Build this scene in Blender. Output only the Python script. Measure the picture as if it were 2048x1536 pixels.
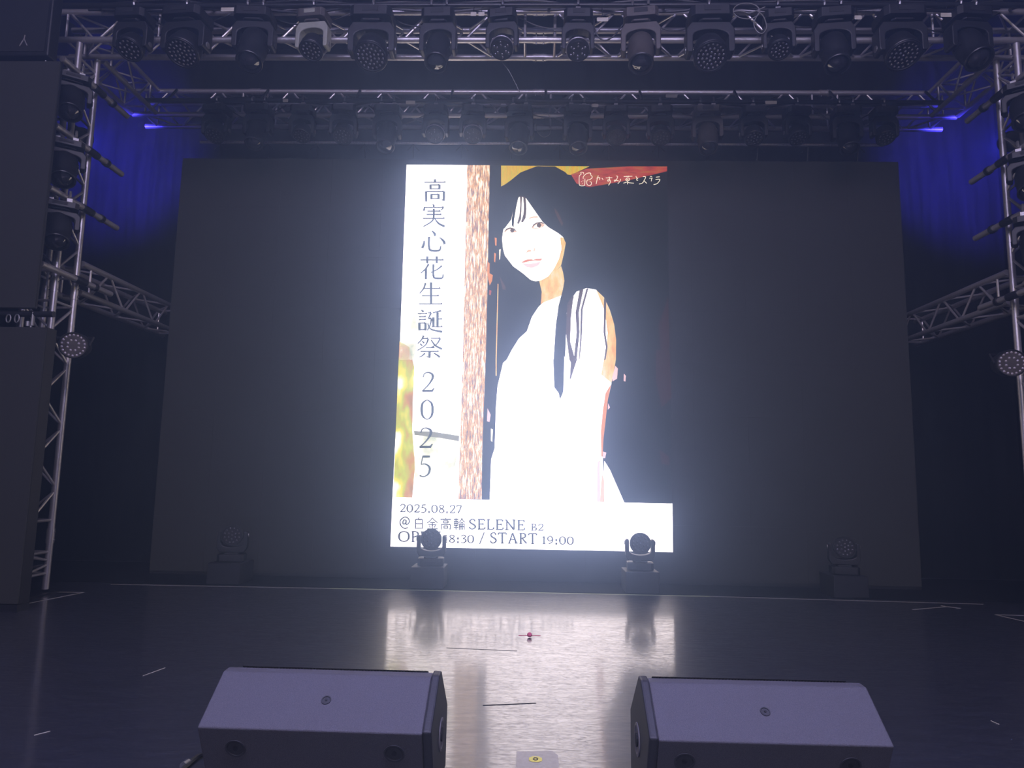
import bpy, bmesh, math, random
from mathutils import Vector, Matrix
R = math.radians
random.seed(7)
for o in list(bpy.data.objects): bpy.data.objects.remove(o)
SC = bpy.context.scene
COL = SC.collection

# ------------------------------------------------------------------ camera
CAM = Vector((0, 0, .945)); FPX = 1420.0
yaw, pitch, roll = R(1.5805), R(7.426), R(.994)
F = Vector((-math.sin(yaw)*math.cos(pitch), math.cos(yaw)*math.cos(pitch), math.sin(pitch)))
r0 = Vector((math.cos(yaw), math.sin(yaw), 0)); u0 = r0.cross(F)
RT = r0*math.cos(roll)+u0*math.sin(roll); UP = u0*math.cos(roll)-r0*math.sin(roll)
cd = bpy.data.cameras.new('camera'); cam = bpy.data.objects.new('camera', cd); COL.objects.link(cam)
cd.sensor_width = 36; cd.sensor_fit = 'HORIZONTAL'; cd.lens = FPX/2048*36; cd.clip_start = .05
M = Matrix((RT, UP, -F)).transposed().to_4x4(); M.translation = CAM
cam.matrix_world = M; SC.camera = cam

def ray(x, y): return F+RT*((x-1024)/FPX)-UP*((y-768)/FPX)
def onY(x, y, Y): d = ray(x, y); return CAM+d*(Y/d.y)
def onZ(x, y, z=0.): d = ray(x, y); return CAM+d*((z-CAM.z)/d.z)

# ------------------------------------------------------------------ world, house lights, exposure
w = bpy.data.worlds.new('world'); SC.world = w; w.use_nodes = True
w.node_tree.nodes['Background'].inputs[0].default_value = (.010, .010, .02, 1)
w.node_tree.nodes['Background'].inputs[1].default_value = 1.0
vs = SC.view_settings; vs.view_transform = 'Standard'; vs.look = 'None'; vs.gamma = 1; vs.use_curve_mapping = False
vs.exposure = 0.0

def area(name, loc, target, size, power, col):
    l = bpy.data.lights.new(name, 'AREA'); l.shape = 'RECTANGLE'; l.size, l.size_y = size; l.energy = power; l.color = col
    o = bpy.data.objects.new(name, l); COL.objects.link(o); o.location = loc
    o.rotation_euler = (Vector(target)-Vector(loc)).to_track_quat('-Z', 'Y').to_euler(); return o
area('house_light_front', (0, -.6, 5.4), (0, 2.6, 0.4), (5.0, .8), 860, (.43, .44, 1.0))
area('house_light_rear', (0.6, -4.6, 3.6), (0, 5.2, 4.0), (2.5, .6), 80, (1.0, .93, .85))

# ------------------------------------------------------------------ materials
def mat(name, col, rough=.5, metal=0., noise=0., nscale=30., bump=0., spec=.5, stretch=None):
    m = bpy.data.materials.new(name); m.use_nodes = True; nt = m.node_tree; b = nt.nodes['Principled BSDF']
    b.inputs['Base Color'].default_value = (*col, 1); b.inputs['Roughness'].default_value = rough
    b.inputs['Metallic'].default_value = metal; b.inputs['Specular IOR Level'].default_value = spec
    tc = nt.nodes.new('ShaderNodeTexCoord'); n = nt.nodes.new('ShaderNodeTexNoise'); n.inputs['Scale'].default_value = nscale
    n.inputs['Detail'].default_value = 5
    if stretch:
        mp = nt.nodes.new('ShaderNodeMapping'); mp.inputs['Scale'].default_value = stretch
        nt.links.new(tc.outputs['Object'], mp.inputs[0]); nt.links.new(mp.outputs[0], n.inputs['Vector'])
    else: nt.links.new(tc.outputs['Object'], n.inputs['Vector'])
    cr = nt.nodes.new('ShaderNodeValToRGB'); nt.links.new(n.outputs['Fac'], cr.inputs[0])
    cr.color_ramp.elements[0].position = .3; cr.color_ramp.elements[1].position = .7
    cr.color_ramp.elements[0].color = (*[c*(1-noise) for c in col], 1); cr.color_ramp.elements[1].color = (*[min(1, c*(1+noise)) for c in col], 1)
    nt.links.new(cr.outputs[0], b.inputs['Base Color'])
    if bump:
        bp = nt.nodes.new('ShaderNodeBump'); bp.inputs['Strength'].default_value = bump; bp.inputs['Distance'].default_value = .002
        nt.links.new(n.outputs['Fac'], bp.inputs['Height']); nt.links.new(bp.outputs[0], b.inputs['Normal'])
    return m
def emit(name, col, s=1.):
    m = bpy.data.materials.new(name); m.use_nodes = True; nt = m.node_tree; nt.nodes.clear()
    o = nt.nodes.new('ShaderNodeOutputMaterial'); e = nt.nodes.new('ShaderNodeEmission')
    e.inputs[0].default_value = (*col, 1); e.inputs[1].default_value = s; nt.links.new(e.outputs[0], o.inputs[0]); return m
def emit_noise(name, cols, scale, stretch, s=1., detail=6, rough=.6, dist=0.):
    m = emit(name, (1, 1, 1), s); nt = m.node_tree; e = [n for n in nt.nodes if n.type == 'EMISSION'][0]
    tc = nt.nodes.new('ShaderNodeTexCoord'); mp = nt.nodes.new('ShaderNodeMapping'); mp.inputs['Scale'].default_value = stretch
    n = nt.nodes.new('ShaderNodeTexNoise'); n.inputs['Scale'].default_value = scale; n.inputs['Detail'].default_value = detail
    n.inputs['Roughness'].default_value = rough; n.inputs['Distortion'].default_value = dist
    cr = nt.nodes.new('ShaderNodeValToRGB'); el = cr.color_ramp.elements
    for i, (p, c) in enumerate(cols):
        q = el[i] if i < 2 else el.new(p)
        q.position = p; q.color = (*c, 1)
    nt.links.new(tc.outputs['Object'], mp.inputs[0]); nt.links.new(mp.outputs[0], n.inputs['Vector'])
    nt.links.new(n.outputs['Fac'], cr.inputs[0]); nt.links.new(cr.outputs[0], e.inputs[0]); return m

MT = dict(
 alu=mat('brushed aluminium', (.52, .51, .53), .42, .75, .25, 60),
 alu2=mat('aluminium brace', (.50, .49, .50), .38, .7, .2, 60),
 black=mat('black plastic', (.0065, .0065, .008), .52, 0, .3, 40),
 blackm=mat('satin black metal', (.016, .016, .018), .38, .2, .3, 50),
 grey=mat('pale grey plastic', (.26, .27, .22), .5, 0, .1, 30),
 umber=mat('brown grey plastic', (.06, .052, .045), .5, 0, .2, 30),
 lensd=mat('dark lens glass', (.02, .02, .026), .06, 0, .2, 20, spec=1.),
 chip=mat('led lens acrylic', (.10, .095, .105), .12, .1, .2, 90, spec=.9),
 chrome=mat('zinc clamp', (.26, .26, .26), .42, .7, .2, 60),
 wedge=mat('textured charcoal paint', (.085, .082, .094), .62, 0, .35, 420, .6),
 wedged=mat('dark wedge side', (.030, .030, .034), .55, 0, .3, 300, .4),
 rubber=mat('black rubber', (.008, .008, .009), .7, 0, .2, 80),
 drape=mat('black stage drape', (.010, .010, .011), .9, 0, .4, 3, 0, .1, (6, 6, .4)),
 ceil=mat('black ceiling paint', (.035, .035, .045), .85, 0, .3, 4, 0, .1),
 hall=mat('hall floor', (.02, .02, .021), .6, 0, .3, 5),
 ledoff=mat('unlit led surface', (.022, .021, .022), .7, 0, .18, 500, 0, .2),
 plywood=mat('black painted box', (.011, .011, .013), .6, 0, .3, 25),
 tape=mat('white tape', (.30, .30, .28), .6, 0, .15, 120),
 tapey=mat('pale green tape', (.34, .40, .24), .6, 0, .15, 120),
 patch=mat('clear worn tape', (.17, .16, .15), .35, 0, .25, 60),
 yellow=mat('yellow label', (.75, .68, .12), .6, 0, .15, 40),
 pink=mat('pink tape', (.80, .10, .22), .6, 0, .1, 40),
 cup=mat('worn grey plastic', (.16, .15, .15), .5, 0, .3, 60),
 chipw=mat('frosted led lens', (.50, .46, .48), .2, .1, .2, 90, spec=.9),
 cable=mat('black cable', (.010, .010, .011), .5, 0, .2, 30),
 cableg=mat('grey cable', (.16, .16, .15), .5, 0, .2, 30),
 paper=mat('pale tag', (.48, .46, .38), .6, 0, .15, 30),
)
MT['ledoff'].node_tree.nodes['Principled BSDF'].inputs['Emission Color'].default_value = (.85, .88, 1, 1)
MT['ledoff'].node_tree.nodes['Principled BSDF'].inputs['Emission Strength'].default_value = .006     # LEDs driven to video black
# stage vinyl: dark, scuffed, glossy
fm = mat('black stage vinyl', (.020, .020, .023), .25); nt = fm.node_tree; b = nt.nodes['Principled BSDF']
tc = nt.nodes.new('ShaderNodeTexCoord')
def nz(scale, st, det=6, dist=0.):
    mp = nt.nodes.new('ShaderNodeMapping'); mp.inputs['Scale'].default_value = st; n = nt.nodes.new('ShaderNodeTexNoise')
    n.inputs['Scale'].default_value = scale; n.inputs['Detail'].default_value = det; n.inputs['Distortion'].default_value = dist
    nt.links.new(tc.outputs['Object'], mp.inputs[0]); nt.links.new(mp.outputs[0], n.inputs['Vector']); return n
def ramp(src, p0, c0, p1, c1):
    c = nt.nodes.new('ShaderNodeValToRGB'); c.color_ramp.elements[0].position = p0; c.color_ramp.elements[1].position = p1
    c.color_ramp.elements[0].color = (c0, c0, c0, 1); c.color_ramp.elements[1].color = (c1, c1, c1, 1); nt.links.new(src, c.inputs[0]); return c
n1 = nz(5.0, (1.2, 8, 1), 9, 1.2); n2 = nz(20, (1, 4.0, 1), 9, 2.2); n3 = nz(1.1, (1, 1, 1), 3)
rr = ramp(n1.outputs['Fac'], .34, .28, .70, .42)
add = nt.nodes.new('ShaderNodeMath'); add.operation = 'MULTIPLY_ADD'; nt.links.new(n3.outputs['Fac'], add.inputs[0]); add.inputs[1].default_value = .08
nt.links.new(rr.outputs[0], add.inputs[2]); nt.links.new(add.outputs[0], b.inputs['Roughness'])
sc = ramp(n2.outputs['Fac'], .63, .022, .80, .09); sc.color_ramp.elements[0].color = (.022, .024, .034, 1); nt.links.new(sc.outputs[0], b.inputs['Base Color'])
cw_ = ramp(n2.outputs['Fac'], .36, .95, .66, .12); nt.links.new(cw_.outputs[0], b.inputs['Coat Weight']); cr_ = ramp(n1.outputs['Fac'], .30, .05, .72, .14); nt.links.new(cr_.outputs[0], b.inputs['Coat Roughness']); b.inputs['Coat IOR'].default_value = 1.5
bp = nt.nodes.new('ShaderNodeBump'); bp.inputs['Strength'].default_value = .06; bp.inputs['Distance'].default_value = .002
nt.links.new(n2.outputs['Fac'], bp.inputs['Height']); nt.links.new(bp.outputs[0], b.inputs['Normal']); nt.links.new(bp.outputs[0], b.inputs['Coat Normal'])
b.inputs['Specular IOR Level'].default_value = 1.0
MT['stage'] = fm

# ------------------------------------------------------------------ mesh helpers
class MB:
    def __init__(s): s.v = []; s.f = []
    def poly(s, pts): i = len(s.v); s.v += [tuple(p) for p in pts]; s.f.append(tuple(range(i, i+len(pts)))); return s
    def box(s, a, c):
        x0, y0, z0 = a; x1, y1, z1 = c; i = len(s.v)
        s.v += [(x, y, z) for z in (z0, z1) for x, y in ((x0, y0), (x1, y0), (x1, y1), (x0, y1))]
        s.f += [tuple(i+k for k in q) for q in ((3, 2, 1, 0), (4, 5, 6, 7), (0, 1, 5, 4), (1, 2, 6, 5), (2, 3, 7, 6), (3, 0, 4, 7))]; return s
    def prism(s, prof, d0, d1, fn):
        n = len(prof); i = len(s.v); s.v += [tuple(fn(p, d0)) for p in prof]+[tuple(fn(p, d1)) for p in prof]
        s.f += [tuple(range(i, i+n)), tuple(range(i+2*n-1, i+n-1, -1))]
        s.f += [(i+k, i+n+k, i+n+(k+1) % n, i+(k+1) % n) for k in range(n)]; return s
    def lathe(s, prof, c=(0, 0, 0), ax='z', seg=24):
        i = len(s.v); n = len(prof); c = Vector(c)
        for k in range(seg):
            a = 2*math.pi*k/seg
            for r, h in prof:
                p = (r*math.cos(a), r*math.sin(a), h)
                if ax == 'y': p = (p[0], p[2], p[1])
                if ax == 'x': p = (p[2], p[0], p[1])
                s.v.append(tuple(c+Vector(p)))
        for k in range(seg):
            for j in range(n-1):
                a, b2 = i+k*n+j, i+((k+1) % seg)*n+j; s.f.append((a, b2, b2+1, a+1))
        s.f.append(tuple(i+k*n for k in range(seg))); s.f.append(tuple(i+k*n+n-1 for k in range(seg))); return s
    def tube(s, pts, r, seg=8, closed=False):
        pts = [Vector(p) for p in pts]; n = len(pts); i = len(s.v); prev = None
        for k, p in enumerate(pts):
            t = (pts[(k+1) % n if closed else min(k+1, n-1)]-pts[(k-1) % n if closed else max(k-1, 0)]).normalized()
            if prev is None: a = t.orthogonal().normalized()
            else: a = (prev-t*prev.dot(t)).normalized()
            prev = a; b2 = t.cross(a)
            s.v += [tuple(p+(a*math.cos(2*math.pi*j/seg)+b2*math.sin(2*math.pi*j/seg))*r) for j in range(seg)]
        for k in range(n if closed else n-1):
            q = (k+1) % n
            for j in range(seg): s.f.append((i+k*seg+j, i+k*seg+(j+1) % seg, i+q*seg+(j+1) % seg, i+q*seg+j))
        if not closed: s.f.append(tuple(i+j for j in range(seg))); s.f.append(tuple(i+(n-1)*seg+j for j in range(seg)))
        return s
    def mesh(s, name, m, smooth=False):
        me = bpy.data.meshes.new(name); me.from_pydata(s.v, [], s.f); me.materials.append(m)
        bm = bmesh.new(); bm.from_mesh(me); bmesh.ops.recalc_face_normals(bm, faces=bm.faces); bm.to_mesh(me); bm.free()
        if smooth: me.shade_smooth(); me.set_sharp_from_angle(angle=R(40))
        return me
    def build(s, name, m, parent=None, loc=(0, 0, 0), smooth=False):
        return put(name, s.mesh(name, m, smooth), parent, loc)
def put(name, me, parent=None, loc=(0, 0, 0)):
    o = bpy.data.objects.new(name, me); COL.objects.link(o); o.location = loc; o.parent = parent; return o
def bevel(o, wd, seg=2):
    m = o.modifiers.new('bevel', 'BEVEL'); m.width = wd; m.segments = seg; m.limit_method = 'ANGLE'; m.angle_limit = R(30); return o
def tag(o, label, cat, group=None):
    o['label'] = label; o['category'] = cat
    if group: o['group'] = group
    return o
def struct(o): o['kind'] = 'structure'; return o
def empty(name, loc, rz=0.):
    o = bpy.data.objects.new(name, None); COL.objects.link(o); o.location = loc; o.rotation_euler = (0, 0, rz); o.empty_display_size = .05; return o
def copy_tree(o, parent=None):
    c = o.copy(); COL.objects.link(c); c.parent = parent
    for ch in list(o.children): copy_tree(ch, c)
    return c
def rbox(x, y, z0, z1, ch):      # profile of a chamfered box, used with prism along z
    return [(-x+ch, -y), (x-ch, -y), (x, -y+ch), (x, y-ch), (x-ch, y), (-x+ch, y), (-x, y-ch), (-x, -y+ch)]
ZP = lambda p, d: (p[0], p[1], d)
YP = lambda p, d: (p[0], d, p[1])
XP = lambda p, d: (d, p[0], p[1])
ORD = 'first second third fourth fifth sixth seventh eighth ninth tenth eleventh twelfth thirteenth fourteenth fifteenth sixteenth'.split()

# ------------------------------------------------------------------ the room
XL, XR, YB, YF, ZC = -5.1, 5.1, 7.6, -6.0, 5.75
struct(MB().box((XL, 1.55, -.06), (XR, YB, 0)).build('floor', MT['stage']))
struct(MB().box((XL, YF, -.80), (XR, 1.53, -.75)).build('floor_hall', MT['hall']))
struct(MB().box((XL+.1, 6.045, .0002), (XR-.1, YB-.2, .004)).build('floor_mat', MT['drape']))
struct(MB().box((XL, 1.53, -.75), (XR, 1.55, 0)).build('trim_1', MT['plywood']))
struct(MB().box((XL, YF, ZC), (XR, YB, ZC+.1)).build('ceiling', MT['ceil']))
def drape(name, p, q, nrm, fold=.02, step=.055):
    p, q, nrm = Vector(p), Vector(q), Vector(nrm); L = (q-p).length; n = int(L/step); m = MB()
    for z in (0., ZC+.02):
        for k in range(n+1):
            t = k/n; a = p.lerp(q, t)+nrm*(fold*(.5+.5*math.sin(k*math.pi/2+.6*math.sin(t*37)))); m.v.append((a.x, a.y, z))
    m.f = [(k, k+1, n+2+k, n+1+k) for k in range(n)]
    o = m.build(name, MT['drape'], smooth=False); o.data.shade_smooth()
    return struct(o)
drape('wall_back', (XL, YB-.1, 0), (XR, YB-.1, 0), (0, -1, 0))
drape('wall_left', (XL+.05, 1.55, 0), (XL+.05, YB-.1, 0), (1, 0, 0))
drape('wall_right', (XR-.05, 1.55, 0), (XR-.05, YB-.1, 0), (-1, 0, 0))
struct(MB().box((XL-.1, YF, -.75), (XL, YB, ZC)).build('wall_left_shell', MT['ceil']))
struct(MB().box((XR, YF, -.75), (XR+.1, YB, ZC)).build('wall_right_shell', MT['ceil']))
struct(MB().box((XL, YB, -.75), (XR, YB+.1, ZC)).build('wall_back_shell', MT['ceil']))
struct(MB().box((XL, YF-.1, -.75), (XR, YF, ZC)).build('wall_front', MT['ceil']))

# ------------------------------------------------------------------ LED wall
YS = 6.615
SX0, SX1, SZ0, SZ1 = -3.492, 3.512, .030, 4.023
scr = empty('led_screen', (0, YS, SZ0)); tag(scr, 'huge LED wall showing a white birthday event poster with a portrait', 'LED screen')
def onscr(m, name, mt, parent, dy=0.): o = m.build(name, mt, parent); return o
MB().box((SX0-.004, .012, -.03), (SX1+.004, .08, SZ1-SZ0+.004)).build('cabinet_frame', MT['rubber'], scr)
# 14 x 8 LED cabinets, hairline joints
cw, chh = (SX1-SX0)/14, (SZ1-SZ0)/8
tile = MB().box((.0004, 0, .0004), (cw-.0004, .012, chh-.0004)).mesh('led_panel', MT['ledoff'])
for i in range(14):
    for j in range(8): put('led_panel', tile, scr, (SX0+i*cw, 0, j*chh))
def S(x, y, k=1): p = onY(x, y, YS); return (p.x, -.0012*k, p.z-SZ0)
EM = dict(
 white=emit('poster white light', (1, .945, 1.16), 3.2), dark=emit('poster black', (.012, .013, .018), 1),
 ink=emit('poster ink', (.035, .045, .045), 1), ink2=emit('poster light ink', (.03, .03, .03), 1),
 skin=emit('portrait bright skin', (1, .95, 1.0), 2.5), skin2=emit('portrait skin shade', (.95, .62, .50), 1.1),
 neck=emit_noise('portrait neck', [(.35, (.95, .42, .10)), (.52, (1, .72, .30)), (.70, (1, .9, .8))], 5, (2, 1, .8), 1.1),
 orange=emit('portrait orange edge', (.95, .34, .10), 1.), hair=emit('portrait hair', (.013, .013, .018), 1),
 strand=emit('portrait strand', (.10, .055, .05), 1), brown=emit('portrait eye brown', (.13, .07, .05), 1),
 lip=emit('portrait lip', (.92, .28, .17), 1), pinkl=emit('portrait pink shade', (.95, .62, .74), 1.3),
 wood=emit_noise('poster wood post', [(.36, (.03, .02, .04)), (.44, (.42, .28, .28)), (.495, (.80, .38, .08)), (.545, (1.1, .9, .80)), (.60, (1.6, 1.5, 1.6)), (.39, (.20, .14, .26))], 13, (5, 1, .5), 1.2, 9, .8),
 leaf=emit_noise('poster blurred garden', [(.32, (.42, .22, .08)), (.42, (.75, .35, .12)), (.49, (.70, .78, .08)), (.56, (1.2, 1.05, .12)), (.66, (2.6, 2.6, 2.2))], 2.6, (1.6, 1, .8), 1.0, 3, .5),
 soft=emit_noise('poster pale foliage', [(.35, (.62, .72, .60)), (.46, (1.2, 1.2, 1.1)), (.60, (3, 3, 3))], 3.2, (1.2, 1, 1), 1., 4, .55),
 beam=emit('poster grey beam', (.30, .30, .26), 1),
 gold=emit_noise('poster gold top', [(.36, (.85, .50, .02)), (.5, (.95, .62, .03)), (.64, (.62, .70, .12))], 14, (5, 1, .3), .95, 3),
 red=emit_noise('poster red eave', [(.34, (.32, .045, .04)), (.5, (.55, .07, .06)), (.66, (.50, .20, .06))], 6, (1, 1, 5), 1., 4),
 dred=emit('poster faint red', (.035, .014, .018), 1), line=emit('poster logo white', (1, .95, .92), 1.3),
)
pw = empty('poster', (0, 0, 0)); pw.parent = scr; pw['label'] = 'bright event poster with portrait and lettering'
def poly(name, pts, mt, k):
    return MB().poly([S(x, y, k) for x, y in pts]).build(name, EM[mt], pw)
A = lambda pts: [(770+x/3.4712, 320+y/3.4712) for x, y in pts]      # pixel frames of the zoomed crops
Bc = lambda pts: [(770+x/3.4712, 700+y/3.4712) for x, y in pts]
Cc = lambda pts: [(960+x/5.12, 330+y/5.12) for x, y in pts]
poly('backing', [(813.5, 330), (1334.5, 333), (1345, 1105), (782, 1092)], 'dark', 1)
poly('title_panel', A([(150, 33), (570, 36), (545, 1388)])+Bc([(510, 1035), (52, 1026)])+A([(100, 1388)]), 'white', 2)
poly('pale_foliage', A([(115, 1040), (260, 1030), (200, 1388), (100, 1388)])+[], 'soft', 3)
poly('garden', Bc([(100, -60), (170, -20), (205, 120), (195, 330), (190, 560), (210, 800), (190, 1024), (57, 1022)]), 'leaf', 3)
poly('hill', Bc([(190, 560), (515, 590), (512, 700), (470, 860), (300, 1000), (210, 900)]), 'soft', 3)
poly('beam', Bc([(200, 562), (330, 566), (515, 597), (514, 634), (380, 610), (205, 590)]), 'beam', 4)
poly('wood_post', A([(570, 38), (728, 38), (715, 700), (700, 1388)])+Bc([(690, 300), (675, 700), (672, 1036), (510, 1034), (525, 500)])+A([(540, 1388)]), 'wood', 5)
poly('date_panel', Bc([(52, 1026), (1995, 1066), (1999, 1403), (38, 1364)]), 'white', 2)
poly('gold_sky', A([(806, 40), (1420, 45), (1290, 105), (1250, 100), (1180, 48), (1060, 44), (940, 90), (870, 150), (806, 185)]), 'gold', 3)
poly('red_eave', A([(1290, 100), (1400, 62), (1700, 45), (1958, 46), (1957, 80), (1700, 140), (1420, 190), (1330, 165)]), 'red', 3)
poly('hair_crown', A([(806, 190), (870, 145), (940, 88), (1050, 46), (1180, 46), (1250, 85), (1310, 150), (1340, 260), (1345, 420), (1300, 600), (1260, 620), (780, 460), (770, 330)]), 'hair', 4)
poly('face', Cc([(262, 640), (240, 660), (226, 760), (236, 860), (255, 930), (340, 1040), (440, 1112), (520, 1180), (570, 1193), (625, 1183), (700, 1142), (780, 1085), (830, 1030), (858, 910), (877, 800), (850, 740), (800, 700), (700, 640), (640, 585), (560, 470), (465, 335), (400, 330), (345, 430), (322, 560)]), 'skin', 6)
poly('cheek_shade', Cc([(850, 745), (878, 800), (858, 915), (830, 1030), (780, 1085), (700, 1142), (760, 1060), (810, 960), (835, 860), (820, 745)]), 'neck', 7)
poly('neck', Cc([(606, 1188), (700, 1140), (780, 1085), (830, 1035), (850, 1100), (872, 1240), (835, 1400), (800, 1480), (700, 1530), (620, 1460), (632, 1300)]), 'neck', 5)
dressL = A([(1068, 1018), (1020, 1090), (985, 1190), (930, 1240), (880, 1320), (845, 1388)])+Bc([(820, 90), (782, 250), (770, 400), (762, 680), (737, 760), (727, 1042)])
dressR = Bc([(1520, 1056), (1522, 900), (1510, 740), (1516, 620), (1530, 500), (1546, 350), (1572, 230), (1595, 110), (1600, 0)])+A([(1604, 1250), (1590, 1140), (1560, 1040), (1520, 955), (1465, 902), (1400, 890), (1330, 915), (1285, 980), (1262, 1060), (1240, 990)])
poly('dress', dressL+dressR, 'white', 5)
poly('chest', A([(1068, 1018), (1100, 990), (1230, 940), (1200, 1040), (1180, 1120), (1000, 1180)]), 'skin', 6)
poly('shoulder_edge', A([(1465, 902), (1520, 955), (1560, 1040), (1590, 1140), (1604, 1250), (1602, 1388)])+Bc([(1595, 110), (1572, 230), (1500, 170), (1520, 60)])+A([(1530, 1388), (1545, 1200), (1525, 1050)]), 'neck', 6)
poly('arm_edge', Bc([(1570, 235), (1546, 350), (1530, 500), (1516, 620), (1510, 740), (1500, 740), (1498, 560), (1512, 420), (1530, 300)]), 'orange', 7)
poly('arm_lower_edge', Bc([(1505, 860), (1521, 900), (1520, 1056), (1492, 1055)]), 'skin2', 7)
poly('sleeve_shade', Bc([(1470, 1054), (1474, 780), (1492, 760), (1494, 1055)]), 'pinkl', 7)
poly('ruffle', Bc([(1598, 110), (1616, 130), (1610, 200), (1580, 218), (1576, 190)]), 'pinkl', 7)
poly('ruffle', Bc([(1548, 370), (1562, 400), (1546, 415)]), 'pinkl', 7)
poly('ruffle', Bc([(1512, 705), (1536, 712), (1528, 750), (1512, 752)]), 'pinkl', 7)
poly('skirt', Bc([(1522, 770), (1560, 830), (1660, 1058), (1522, 1056)]), 'white', 6)
poly('lock', A([(1262, 740), (1300, 800), (1310, 960), (1262, 1050), (1250, 1388)])+Bc([(1245, 40), (1238, 290), (1215, 345), (1205, 300), (1175, 260), (1168, 60)])+A([(1170, 1388), (1185, 1150), (1205, 1010), (1235, 900)]), 'hair', 8)
poly('lock', A([(1265, 1000), (1310, 930), (1290, 1100), (1285, 1260), (1320, 1388)])+Bc([(1335, 60), (1290, 200), (1282, 205), (1290, 90)])+A([(1280, 1388), (1255, 1200)]), 'strand', 8)
for pts in ([(1350, 905), (1378, 895), (1345, 1060), (1350, 1200), (1330, 1386), (1310, 1388), (1330, 1200), (1322, 1060)],
            [(1398, 893), (1412, 892), (1372, 1040), (1368, 1200), (1352, 1386), (1346, 1386), (1356, 1200), (1358, 1040)],
            [(1520, 960), (1535, 985), (1530, 1200), (1545, 1300), (1530, 1388), (1520, 1388), (1532, 1300), (1516, 1200)]):
    poly('strand', A(pts), 'strand', 8)
poly('bangs', Cc([(300, 330), (345, 420), (325, 560), (325, 620), (345, 645), (350, 560), (372, 430), (395, 330), (430, 300), (300, 250)]), 'hair', 7)
poly('bangs', Cc([(410, 320), (432, 320), (425, 450), (420, 560), (395, 610), (380, 600), (404, 520), (412, 420)]), 'strand', 7)
poly('bangs', Cc([(440, 320), (468, 335), (475, 450), (468, 545), (440, 590), (420, 590), (446, 500), (450, 420)]), 'strand', 7)
poly('fringe', Cc([(465, 330), (560, 466), (640, 582), (705, 640), (810, 705), (850, 742), (880, 780), (900, 560), (800, 330), (600, 250)]), 'hair', 7)
poly('hair_glint', Cc([(760, 440), (800, 490), (850, 600), (840, 632), (800, 560), (770, 490)]), 'strand', 8)
# eyes, brow, nose, mouth
def ell(cx, cy, rx, ry, n=18, rot=0.):
    return [(cx+rx*math.cos(t)*math.cos(rot)-ry*math.sin(t)*math.sin(rot), cy+rx*math.cos(t)*math.sin(rot)+ry*math.sin(t)*math.cos(rot)) for t in [2*math.pi*k/n for k in range(n)]]
poly('brow', Cc([(500, 545), (540, 530), (585, 526), (600, 540), (545, 545), (505, 556)]), 'skin2', 7)
poly('eye', Cc([(530, 650), (545, 618), (580, 596), (630, 594), (665, 620), (640, 640), (600, 652), (560, 660)]), 'skin2', 7)
poly('eye', Cc([(248, 690), (270, 660), (310, 646), (350, 660), (378, 688), (330, 696)]), 'skin2', 7)
poly('eye_white', Cc([(548, 650), (560, 625), (590, 608), (625, 612), (630, 636), (590, 648)]), 'skin', 8)
poly('eye_white', Cc([(262, 690), (285, 668), (320, 660), (350, 676), (340, 690)]), 'skin', 8)
poly('iris', Cc(ell(604, 622, 24, 22)), 'brown', 9); poly('iris', Cc(ell(330, 674, 22, 19)), 'brown', 9)
poly('lash', Cc([(526, 652), (545, 612), (582, 590), (635, 586), (670, 616), (630, 600), (585, 602), (552, 624)]), 'brown', 9)
poly('lash', Cc([(246, 692), (268, 656), (310, 642), (352, 654), (380, 688), (345, 668), (310, 655), (275, 668)]), 'brown', 9)
poly('nose', Cc([(480, 880), (500, 868), (528, 876), (520, 892), (492, 894), (470, 912)]), 'skin2', 7)
poly('nose', Cc([(552, 850), (566, 856), (560, 884), (540, 890), (552, 872)]), 'skin2', 7)
poly('lip', Cc([(415, 1004), (470, 972), (520, 966), (545, 974), (575, 964), (642, 960), (618, 985), (560, 980), (500, 990), (455, 1002)]), 'lip', 7)
poly('lip', Cc([(430, 1010), (500, 1014), (570, 1006), (622, 988), (600, 1030), (540, 1055), (480, 1050)]), 'pinkl', 7)
poly('bark', Cc([(150, 745), (172, 750), (170, 830), (155, 826)]), 'orange', 6); poly('bark', Cc([(146, 900), (164, 910), (156, 1000), (144, 990)]), 'orange', 6)
poly('bark', Cc([(78, 990), (100, 1010), (98, 1110), (132, 1130), (124, 1190), (100, 1236), (84, 1170), (74, 1080)]), 'orange', 6)
poly('bark', Cc([(96, 1280), (118, 1290), (110, 1336), (92, 1330)]), 'red', 6)
poly('bark_edge', A([(782, 860), (788, 862), (776, 1388)])+Bc([(776, 180), (768, 180)])+A([(768, 1388)]), 'neck', 6)
poly('twig', Cc([(196, 870), (214, 862), (206, 960), (196, 975)]), 'line', 6); poly('twig', Cc([(200, 1140), (262, 1250), (262, 1280), (232, 1276)]), 'strand', 6)
poly('splinter', Bc([(712, 405), (734, 450), (726, 500), (708, 495)]), 'pinkl', 6); poly('splinter', Bc([(735, 545), (750, 552), (745, 640), (735, 630)]), 'line', 6)
poly('petal', Bc([(1658, 165), (1672, 180), (1668, 220), (1656, 215)]), 'pinkl', 6)
for q in ([(1900, 1150), (1965, 950), (1975, 1300), (1920, 1388)],): poly('faint_glow', A(q), 'dred', 2)
for q in ([(1880, 0), (1975, 0), (1990, 330), (1920, 400), (1880, 200)], [(1905, 690), (1970, 740), (1975, 800), (1920, 790)]): poly('faint_glow', Bc(q), 'dred', 2)

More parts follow.
